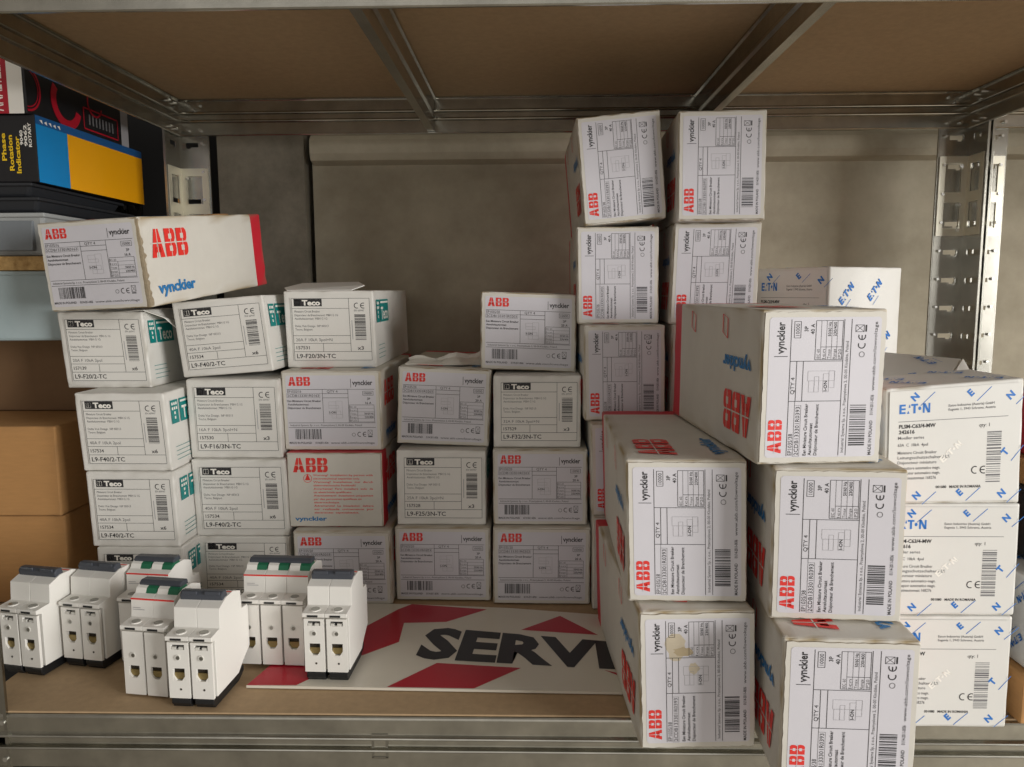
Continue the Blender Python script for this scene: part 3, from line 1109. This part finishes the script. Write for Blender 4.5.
# upright columns at the back
abb_box(A['F5'], 'upright red-lettered carton at the bottom of the rear left column, mostly covered', T40, True, seed=S())
abb_box(A['F4'], 'upright red-lettered carton second from the bottom of the rear left column', T40, True, seed=S())
abb_box(A['F3'], 'shaded upright red-lettered carton in the middle of the rear left column', T40, True, seed=S())
abb_box(A['F2'], 'upright red-lettered carton just under the tilted one in the rear left column', T40, True, seed=S())
abb_box(A['F1'], 'tilted upright red-lettered carton on top of the rear left column', T40, True, dep=.19, seed=S(), wear=1.5)
abb_box(A['G5'], 'upright red-lettered carton at the foot of the rear right column, behind the front stacks', T40, True, dep=.18, seed=S())
abb_box(A['G4'], 'upright red-lettered carton second from the foot of the rear right column', T40, True, dep=.18, seed=S())
abb_box(A['G3'], 'upright red-lettered carton in the rear right column, only a dark sliver showing', T40, True, dep=.18, seed=S())
abb_box(A['G2'], 'upright red-lettered carton second from the top of the rear right column', T40, True, dep=.18, seed=S())
abb_box(A['G1'], 'upright red-lettered carton on top of the rear right column, under the shelf above', T40, True, seed=S(), wear=1.2)

# front columns
abb_box(A['H2'], 'stained upright carton at the foot of the front left column, overhanging the shelf edge', T40, True, seed=S(), wear=1.8, stain=True)
abb_box(A['H1'], 'upright red-lettered carton on top of the front left column', T40, True, seed=S(), wear=1.3)
abb_box(A['J2'], 'upright carton nearest the camera, cut off by the bottom edge of the picture', T40, True, seed=S(), wear=1.6)
abb_box(A['J1'], 'upright red-lettered carton in the middle of the front right column', T40, True, seed=S(), wear=1.4)
abb_box(A['H0'], 'creased upright carton crowning the front right column, its long left side in view', T40, True, seed=S(), wear=1.5)

# blue-patterned cartons
eaton_box(A['K4'], 'blue-patterned carton at the bottom of the right-hand stack, on the shelf edge', 'PLSM-C63/4-MW', '242616', seed=S())
eaton_box(A['K3'], 'blue-patterned carton in the middle of the right-hand stack', 'PLSM-C63/4-MW', '242616', seed=S())
cK2, oK2 = eaton_box(A['K2'], 'creased blue-patterned carton on top of the right-hand stack', 'PLSM-C63/4-MW', '242616', seed=S(), wear=1.3, dep=.058, tp=.08)
# plain cartons that carry the two rear blue-patterned ones
KY = radians(-58)
kx, ky = .2838 - .045 * cos(KY), .740 - .045 * sin(KY)
c = Carton('cardboard_box', kx, ky, 0, -58, 0, .086, .2155, 0, .105, 'kraft', False, None, S(), .8)
c.build('tall plain cardboard box under the corner-on blue-patterned carton', 'box', 'plain cardboard boxes')
eaton_box((kx, ky, .2160, -58, 0, .090, .1025, 0), 'corner-on blue-patterned carton standing behind the front right column', 'PLSM-C63/4-MW', '242616', dep=.112, seed=S())
KY = radians(-36)
kx, ky = .3190 - .045 * cos(KY), .5985 - .045 * sin(KY)
c = Carton('cardboard_box', kx, ky, 0, -36, 0, .086, .1465, 0, .076, 'kraft', False, None, S(), .8)
c.build('plain cardboard box under the open-flapped blue-patterned carton', 'box', 'plain cardboard boxes')
c, o = eaton_box((kx, ky, .1500, -36, 3.0, .090, .0780, 0), 'blue-patterned carton with a raised flap behind the right-hand stack, only its top showing', 'PLSM-C63/4-MW', '242616', dep=.080, seed=S(), pitch=11)
m = MB()
w, h = .090, .0780
m.add([(w / 2 + .0006, .002, h), (w / 2 + .0006, .078, h), (w / 2 + .012, .080, h - .020), (w / 2 + .012, .004, h - .020)], [(0, 1, 2, 3)], 'blue_carton')
t_ = m.build('side_flap', o)
so = t_.modifiers.new('thickness', 'SOLIDIFY'); so.thickness = .0008

# odds and ends at the right edge
c = Carton('cardboard_box', .3825, .5030, 0, 0, 0, .094, .0350, 0, .2, 'kraft', False, None, S(), .6)
c.build('low cardboard box on the shelf at the right edge of the picture', 'box', 'plain cardboard boxes')
eaton_box((.3860, .5050, .0352, 0, 0, .088, .0640, 0), 'blue-patterned carton lying on the low cardboard box at the right edge', 'PLSM-C63/4-MW', '242616', dep=.085, seed=S())
tub('instrument_case', .4000, .5070, .0995, .088, .08, .056, 'case', 'dark plastic case on the blue-patterned carton at the right edge', 'case')
c = Carton('cardboard_box', .4010, .5080, .1558, 0, 0, .088, .0190, 0, .08, 'kraft', False, None, S(), .6)
c.build('flat cardboard box sandwiched between two dark cases at the right edge', 'box', 'plain cardboard boxes')
tub('instrument_case', .4010, .5090, .1750, .086, .08, .048, 'red_card', 'dark red case topping the pile at the right edge', 'case')

# ------------------------------------------------------------------ sign under the breakers
sg = MB()
SW = [(-.2151, .5440), (.13, .5370), (.13, .664), (.0698, .6735), (-.02, .6885), (-.1130, .6965), (-.178, .698)]
TH = .0022
sg.prism(SW, 'z', 0.0002, TH, 'sign_white')


def gz(pts, k, dz=.00012):
    sg.add([(x, y, TH + dz) for x, y in pts], [tuple(range(len(pts)))], k)


for poly in ([(-.2149, .5442), (-.2040, .5895), (-.1686, .6102), (-.1239, .6840), (-.1127, .6963), (-.0407, .6849), (-.0760, .6573), (-.1135, .6548), (-.1117, .6174), (-.1459, .5851), (-.1774, .5446)],
             [(-.1081, .5431), (-.0750, .5809), (-.0077, .5736), (-.0425, .5418)],
             [(-.0085, .6418), (.0268, .6713), (.0580, .6327)],
             [(.0573, .5713), (.0706, .5652), (.0783, .5530)]):
    gz(poly, 'sign_red')
q = [Vector((x, y, TH)) for x, y in ((-.0920, .6485), (.1307, .6103), (.1328, .5675), (-.0975, .5916))]
ptext(sg, Panel(*q), 'SERVI', .012, .99, .97, 'sign_black', .045, width=.70, off=.0002)
ptext(sg, Panel(*q), 'CE', .75, .99, .97, 'sign_black', .045, width=.24, off=.0002)
sgo = sg.build('sign_plate')
tag(sgo, 'red and white striped sign plate with big black letters lying flat on the shelf', 'sign')


# ------------------------------------------------------------------ circuit breakers
def breaker(x, y, yaw, poles, kind, label, z=0.0, pw=.0175):
    W = poles * pw
    r = tag(empty('circuit_breaker', (x, y, z), (0, 0, radians(yaw))), label, 'circuit breaker', 'loose circuit breakers')
    r.scale = (1, 1, 1.05)
    z0 = .0075 if kind == 'dark' else .001
    D = .061
    sh, nose, top = .0520, .0668, .0710
    prof = [(.003, z0), (.003, sh - .004), (.0, sh - .003), (.0, sh), (.0135, sh + .001), (.0145, nose), (.026, nose + .004), (.038, nose + .004), (.049, nose), (.050, sh + .001), (D - .001, sh), (D, sh - .004), (D, z0 + .012), (D - .012, z0 + .006), (.04, z0)]
    m = MB()
    g = .0002
    for i in range(poles):
        a, b = -W / 2 + i * pw + g * .5, -W / 2 + (i + 1) * pw - g * .5
        m.prism([(p[0] + .0022 if p[0] < .0035 and p[1] < sh - .0035 else p[0], p[1]) for p in prof], 'x', a, b, 'abs')
    m.box((-W / 2 + .002, .012, z0 + .004), (W / 2 - .002, D - .006, sh - .002), 'abs')
    hs = m.build('housing', r, bevel=.0003)
    for i in range(poles):
        c = -W / 2 + (i + .5) * pw
        hw = pw / 2 - .0009
        # front plate with its cable opening
        zt = sh - .0045
        ob, ot = z0 + .0125, z0 + .0215
        holes = [(hw - .0044, ob - z0, hw + .0044, ot - z0)]
        if kind == 'dark':
            holes.append((hw - .005, zt - z0 - .0052, hw + .005, zt - z0 - .0016))
        v, f = hole_plate(2 * hw, zt - z0, holes, .0024)
        m = MB()
        m.add([(c - hw + a, .0034 - t, z0 + b) for a, b, t in v], f, 'abs')
        for s in (-1, 1):       # cut lower corners of the opening
            m.prism([(c + s * .0044, ob), (c + s * .0044, ob + .0034), (c + s * .0020, ob)], 'y', .0011, .0033, 'abs')
        po = m.build('front_plate', r)
        m = MB()
        m.box((c - .0046, .0040, ob - .0002), (c + .0046, .0046, ot + .0002), 'hole')
        m.box((c - .0040, .0028, ob + .0006), (c + .0040, .0041, ob + .0052), 'brass')
        m.build('terminal_clamp', r)
        m = MB()
        m.cyl((c - .0004, ot + .0078), .0021, 'y', .0004, .0034, 'abs2')
        m.cyl((c + .0002, ot + .0078), .0014, 'y', .0002, .0034, 'screw')
        m.build('test_screw', r)
        if kind == 'dark':
            m = MB()
            m.box((c - .0052, .0036, zt - .0054), (c + .0052, .0046, zt - .0014), 'foot')
            m.build('busbar_slot', r)
            for (a_, b_) in ((-.0045, -.0018), (.0006, .0040)):
                m = MB()
                m.box((c + a_, .0014, zt - .0052), (c + b_, .0034, zt - .0035), 'abs2')
                m.build('busbar_tooth', r)
            m = MB()
            m.cyl((c + .001, ob - .006), .0008, 'y', .0008, .0034, 'hole', 8)
            m.build('marker_hole', r)
            # black rail clip under the pole
            m = MB()
            m.prism([(.004, .001), (.002, .003), (.002, z0 - .0012), (.006, z0 + .0005), (.052, z0 + .0005), (.052, .004), (.043, .0), (.004, .0)], 'x', c - hw + .0006, c + hw - .0006, 'foot')
            m.build('rail_clip', r, bevel=.0008)
        # screw access dish on the shoulder
        m = MB()
        n = 14
        ring = [(c + .0032 * cos(2 * pi * k / n), .0068 + .0032 * sin(2 * pi * k / n)) for k in range(n)]
        m.prism(ring, 'z', sh - .001, sh + .0012, 'screw')
        ring2 = [(c + .0042 * cos(2 * pi * k / n), .0068 + .0042 * sin(2 * pi * k / n)) for k in range(n)]
        m.prism(ring2, 'z', sh - .001, sh + .0009, 'abs')
        m.build('screw_cap', r)
        m = MB()
        m.box((c - .0045, -.0004, sh - .0026), (c + .0035, .0004, sh - .0012), 'foot')
        m.build('shoulder_slit', r)
    if kind == 'dark':
        m = MB()
        a = W / 2 - .0012
        prof = [(.0225, nose + .002), (.0215, nose + .0065), (.024, nose + .0088), (.029, nose + .0085), (.0305, nose + .003)]
        m.prism(prof, 'x', -a, a, 'toggle')
        for i in range(poles):
            c = -W / 2 + (i + .5) * pw
            m.box((c - .006, .021, nose + .0066), (c + .006, .0225, nose + .0092), 'toggle')
        to = m.build('toggle_bar', r, bevel=.0008)
        to['label'] = 'slate grey coupled toggle bar'
        m = MB()
        m.box((-W / 2 + .001, .0350, nose + .0036), (W / 2 - .001, .0362, nose + .0042), 'red_ink')
        m.build('red_stripe', r)
    else:
        m = MB()
        m.box((-W / 2 + .0004, .0138, nose - .0012), (W / 2 - .0004, .0148, nose - .0002), 'red_ink')
        st = m.build('red_stripe', r)
        for i in range(poles):
            c = -W / 2 + (i + .5) * pw
            m = MB()
            prof = [(.019, nose + .001), (.0212, nose + .0050), (.025, nose + .0068), (.031, nose + .0064), (.034, nose + .002)]
            m.prism(prof, 'x', c - pw / 2 + .0006, c + .0002, 'abs')
            m.prism(prof, 'x', c + .0002, c + pw / 2 - .0006, 'green')
            to = m.build('toggle', r)
            to['label'] = 'half green half white toggle'
        m = MB()
        m.prism([(.0240, nose + .0055), (.0228, nose + .0076), (.026, nose + .0096), (.033, nose + .0093), (.034, nose + .0055)], 'x', -W / 2 + .0015, W / 2 - .0005, 'toggle')
        tb = m.build('tie_bar', r, bevel=.0006)
        tb['label'] = 'dark grey tie bar over the toggles'
        m = MB()
        pn = Panel((-W / 2, .0138, nose), (W / 2, .0138, nose), (W / 2, .0132, sh + .001), (-W / 2, .0132, sh + .001))
        for k_, (ww, vv) in enumerate(((.16, .5), (.24, .6))):
            hline(m, pn, .06, .06 + ww * 2 / poles * 1.1, vv, 'pale_ink', .0004)
        m.build('rating_print', r)
    return r


breaker(-.3985, .5600, -11, 2, 'dark', 'dark-toggle breaker at the far left, beside the front upright', pw=.0185)
breaker(-.3565, .5715, -10, 2, 'dark', 'dark-toggle breaker second from the left, next to the leftmost one', pw=.0182)
breaker(-.3140, .5815, -6, 2, 'green', 'green-toggle breaker standing half hidden at the back of the left group', pw=.0186)
breaker(-.2848, .5300, -8, 2, 'green', 'green-toggle breaker at the front, left of the nearest dark-toggle one', pw=.0180)
breaker(-.2433, .5135, -3.5, 2, 'dark', 'dark-toggle breaker nearest the shelf edge, in front of the others', pw=.0174)
breaker(-.2050, .5735, -3, 3, 'green', 'three-pole green-toggle breaker standing at the left end of the sign', z=.0023, pw=.0178)
breaker(-.1553, .5490, -2, 2, 'dark', 'dark-toggle breaker standing on the red and white sign', z=.0023, pw=.0173)

# ------------------------------------------------------------------ things piled on the left unit
KX = -.530
for nm, zz, y, lab in (('cardboard_box', 0.0, .700, 'open-topped brown cardboard box at the bottom left, under another one'), ('cardboard_box', .087, .6985, 'brown cardboard box at the left edge, upper of the lit pair')):
    c = Carton(nm, KX, y, zz, 2 if zz == 0 else 0, 0, .17, .0865, 0, .195, 'kraft', False, None, S(), .6)
    o = c.build(lab.replace('open-topped ', 'plain '), 'box', 'plain cardboard boxes')
    m = MB()
    m.box((-.0012, -.0004, .004), (.0012, .0002, .082), 'shade_seam_kraft')
    m.build('flap_seam', o)
c = Carton('cardboard_box', KX, .790, .1740, 0, 0, .165, .0775, 0, .115, 'shade_seam_kraft', False, None, S(), .5)
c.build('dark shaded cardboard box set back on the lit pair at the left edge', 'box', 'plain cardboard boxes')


tub('storage_crate', -.535, .7165, .2518, .190, .17, .0665, 'pale_bin', 'pale blue-grey plastic crate under the particle board strip at the left', 'crate', 6)
m = MB()
m.box((-.64, .716, .3187), (-.452, .900, .3317), 'osb')
tag(m.build('particle_board', bevel=.0008), 'raw particle board panel lying on the pale crate at the left edge', 'board')
tub('storage_bin', -.540, .7170, .3320, .176, .17, .0395, 'grey_bin', 'translucent grey plastic bin on the particle board at the left', 'bin', 0, .004, 'grey_bin_panel')
tub('instrument_case', -.545, .716, .3720, .180, .17, .0135, 'case', 'charcoal plastic case lying on the grey bin', 'case', 0, .003)
tub('instrument_case', -.545, .7120, .3860, .170, .17, .0125, 'case', 'charcoal plastic case directly under the yellow, blue and black box', 'case', 2, .003)

# black, blue and yellow instrument box
r = tag(empty('instrument_box', (-.5318, .715, .3992)), 'black, blue and yellow instrument box on the charcoal cases', 'box')
bw, bd, bh = .16, .193, .0600
m = MB()
m.box((-bw / 2, 0, 0), (bw / 2, bd, bh), 'black_card')
m.build('box_body', r, bevel=.0008)
m = MB()
p = Panel((bw / 2, 0, bh), (bw / 2, bd, bh), (bw / 2, bd, 0), (bw / 2, 0, 0))
p.off = .0004
prect(m, p, 0, 0, 1, 1, 'blue_card', 0)
prect(m, p, 0, 0, 1, .13, 'deep_blue_card', E1)
ppoly(m, p, [(.25, .13), (1, .13), (1, 1), (.25, 1)], 'yellow_card', E1)
for i in range(5):
    ppoly(m, p, [(.03 + .035 * i, .06 + .02 * (i % 2)), (.05 + .035 * i, .05), (.055 + .035 * i, .11)], 'white_ink', E2)
m.build('side_print', r)
m = MB()
p = Panel((-bw / 2, 0, 0), (-bw / 2, 0, bh), (bw / 2, 0, bh), (bw / 2, 0, 0))     # reading upward
p.off = .0004
for i, t in enumerate(('Phase', 'Rotation', 'Indicator')):
    ptext(m, p, t, (.32, .17, .13)[i], .822 + .040 * i, .027, 'yellow_ink', .03, width=(.41, .53, .55)[i])
for i, t in enumerate(('9040', '9062', 'ROTARY')):
    ptext(m, p, t, (.55, .53, .52)[i], .925 + .025 * i, .018, 'white_ink', .03, width=(.22, .32, .36)[i])
m.build('front_print', r)

# red and black box on top of it
r = tag(empty('tester_box', (-.5385, .712, .4596)), 'red and black printed box lying on the yellow-sided instrument box', 'box')
bw, bd, bh = .165, .180, .052
m = MB()
m.box((-bw / 2, 0, 0), (bw / 2, bd, bh), 'black_card')
m.build('box_body', r, bevel=.0008)
m = MB()
p = Panel((bw / 2, 0, bh), (bw / 2, bd, bh), (bw / 2, bd, 0), (bw / 2, 0, 0))
p.off = .0004
for (u, v, R, q) in ((.0, .55, .021, .019), (.0, .55, .0175, .0165), (.34, .55, .025, .0165), (.62, .35, .014, .012)):
    n = 24
    a0, a1 = (-pi / 2, pi / 2) if u == 0 else (pi * .1, pi * 1.2)
    o_, i_ = [], []
    for j in range(n + 1):
        a = a0 + (a1 - a0) * j / n
        o_.append(p.at(u + R * cos(a) / p.W, v + R * sin(a) / p.H, E1))
        i_.append(p.at(u + q * cos(a) / p.W, v + q * sin(a) / p.H, E1))
    m.add(o_ + i_, [(j, j + 1, j + n + 2, j + n + 1) for j in range(n)], 'red_card')
frame(m, p, .5, .5, .86, .9, 'red_card', .0016)
for i in range(8):
    prect(m, p, .55 + .035 * i, .6, .565 + .035 * i, .8, 'grey_ink')
prect(m, p, .9, .05, .985, .98, 'pale_ink')
m.build('side_print', r)
m = MB()
p = Panel((-bw / 2, 0, 0), (-bw / 2, 0, bh), (bw / 2, 0, bh), (bw / 2, 0, 0))
p.off = .0004
prect(m, p, 0, 0, 1, .90, 'red_card', 0)
prect(m, p, 0, .90, 1, .985, 'white_ink', 0)
ptext(m, p, 'ANALYZER', .04, .87, .10, 'white_ink', .01, width=.85)
m.build('front_print', r)
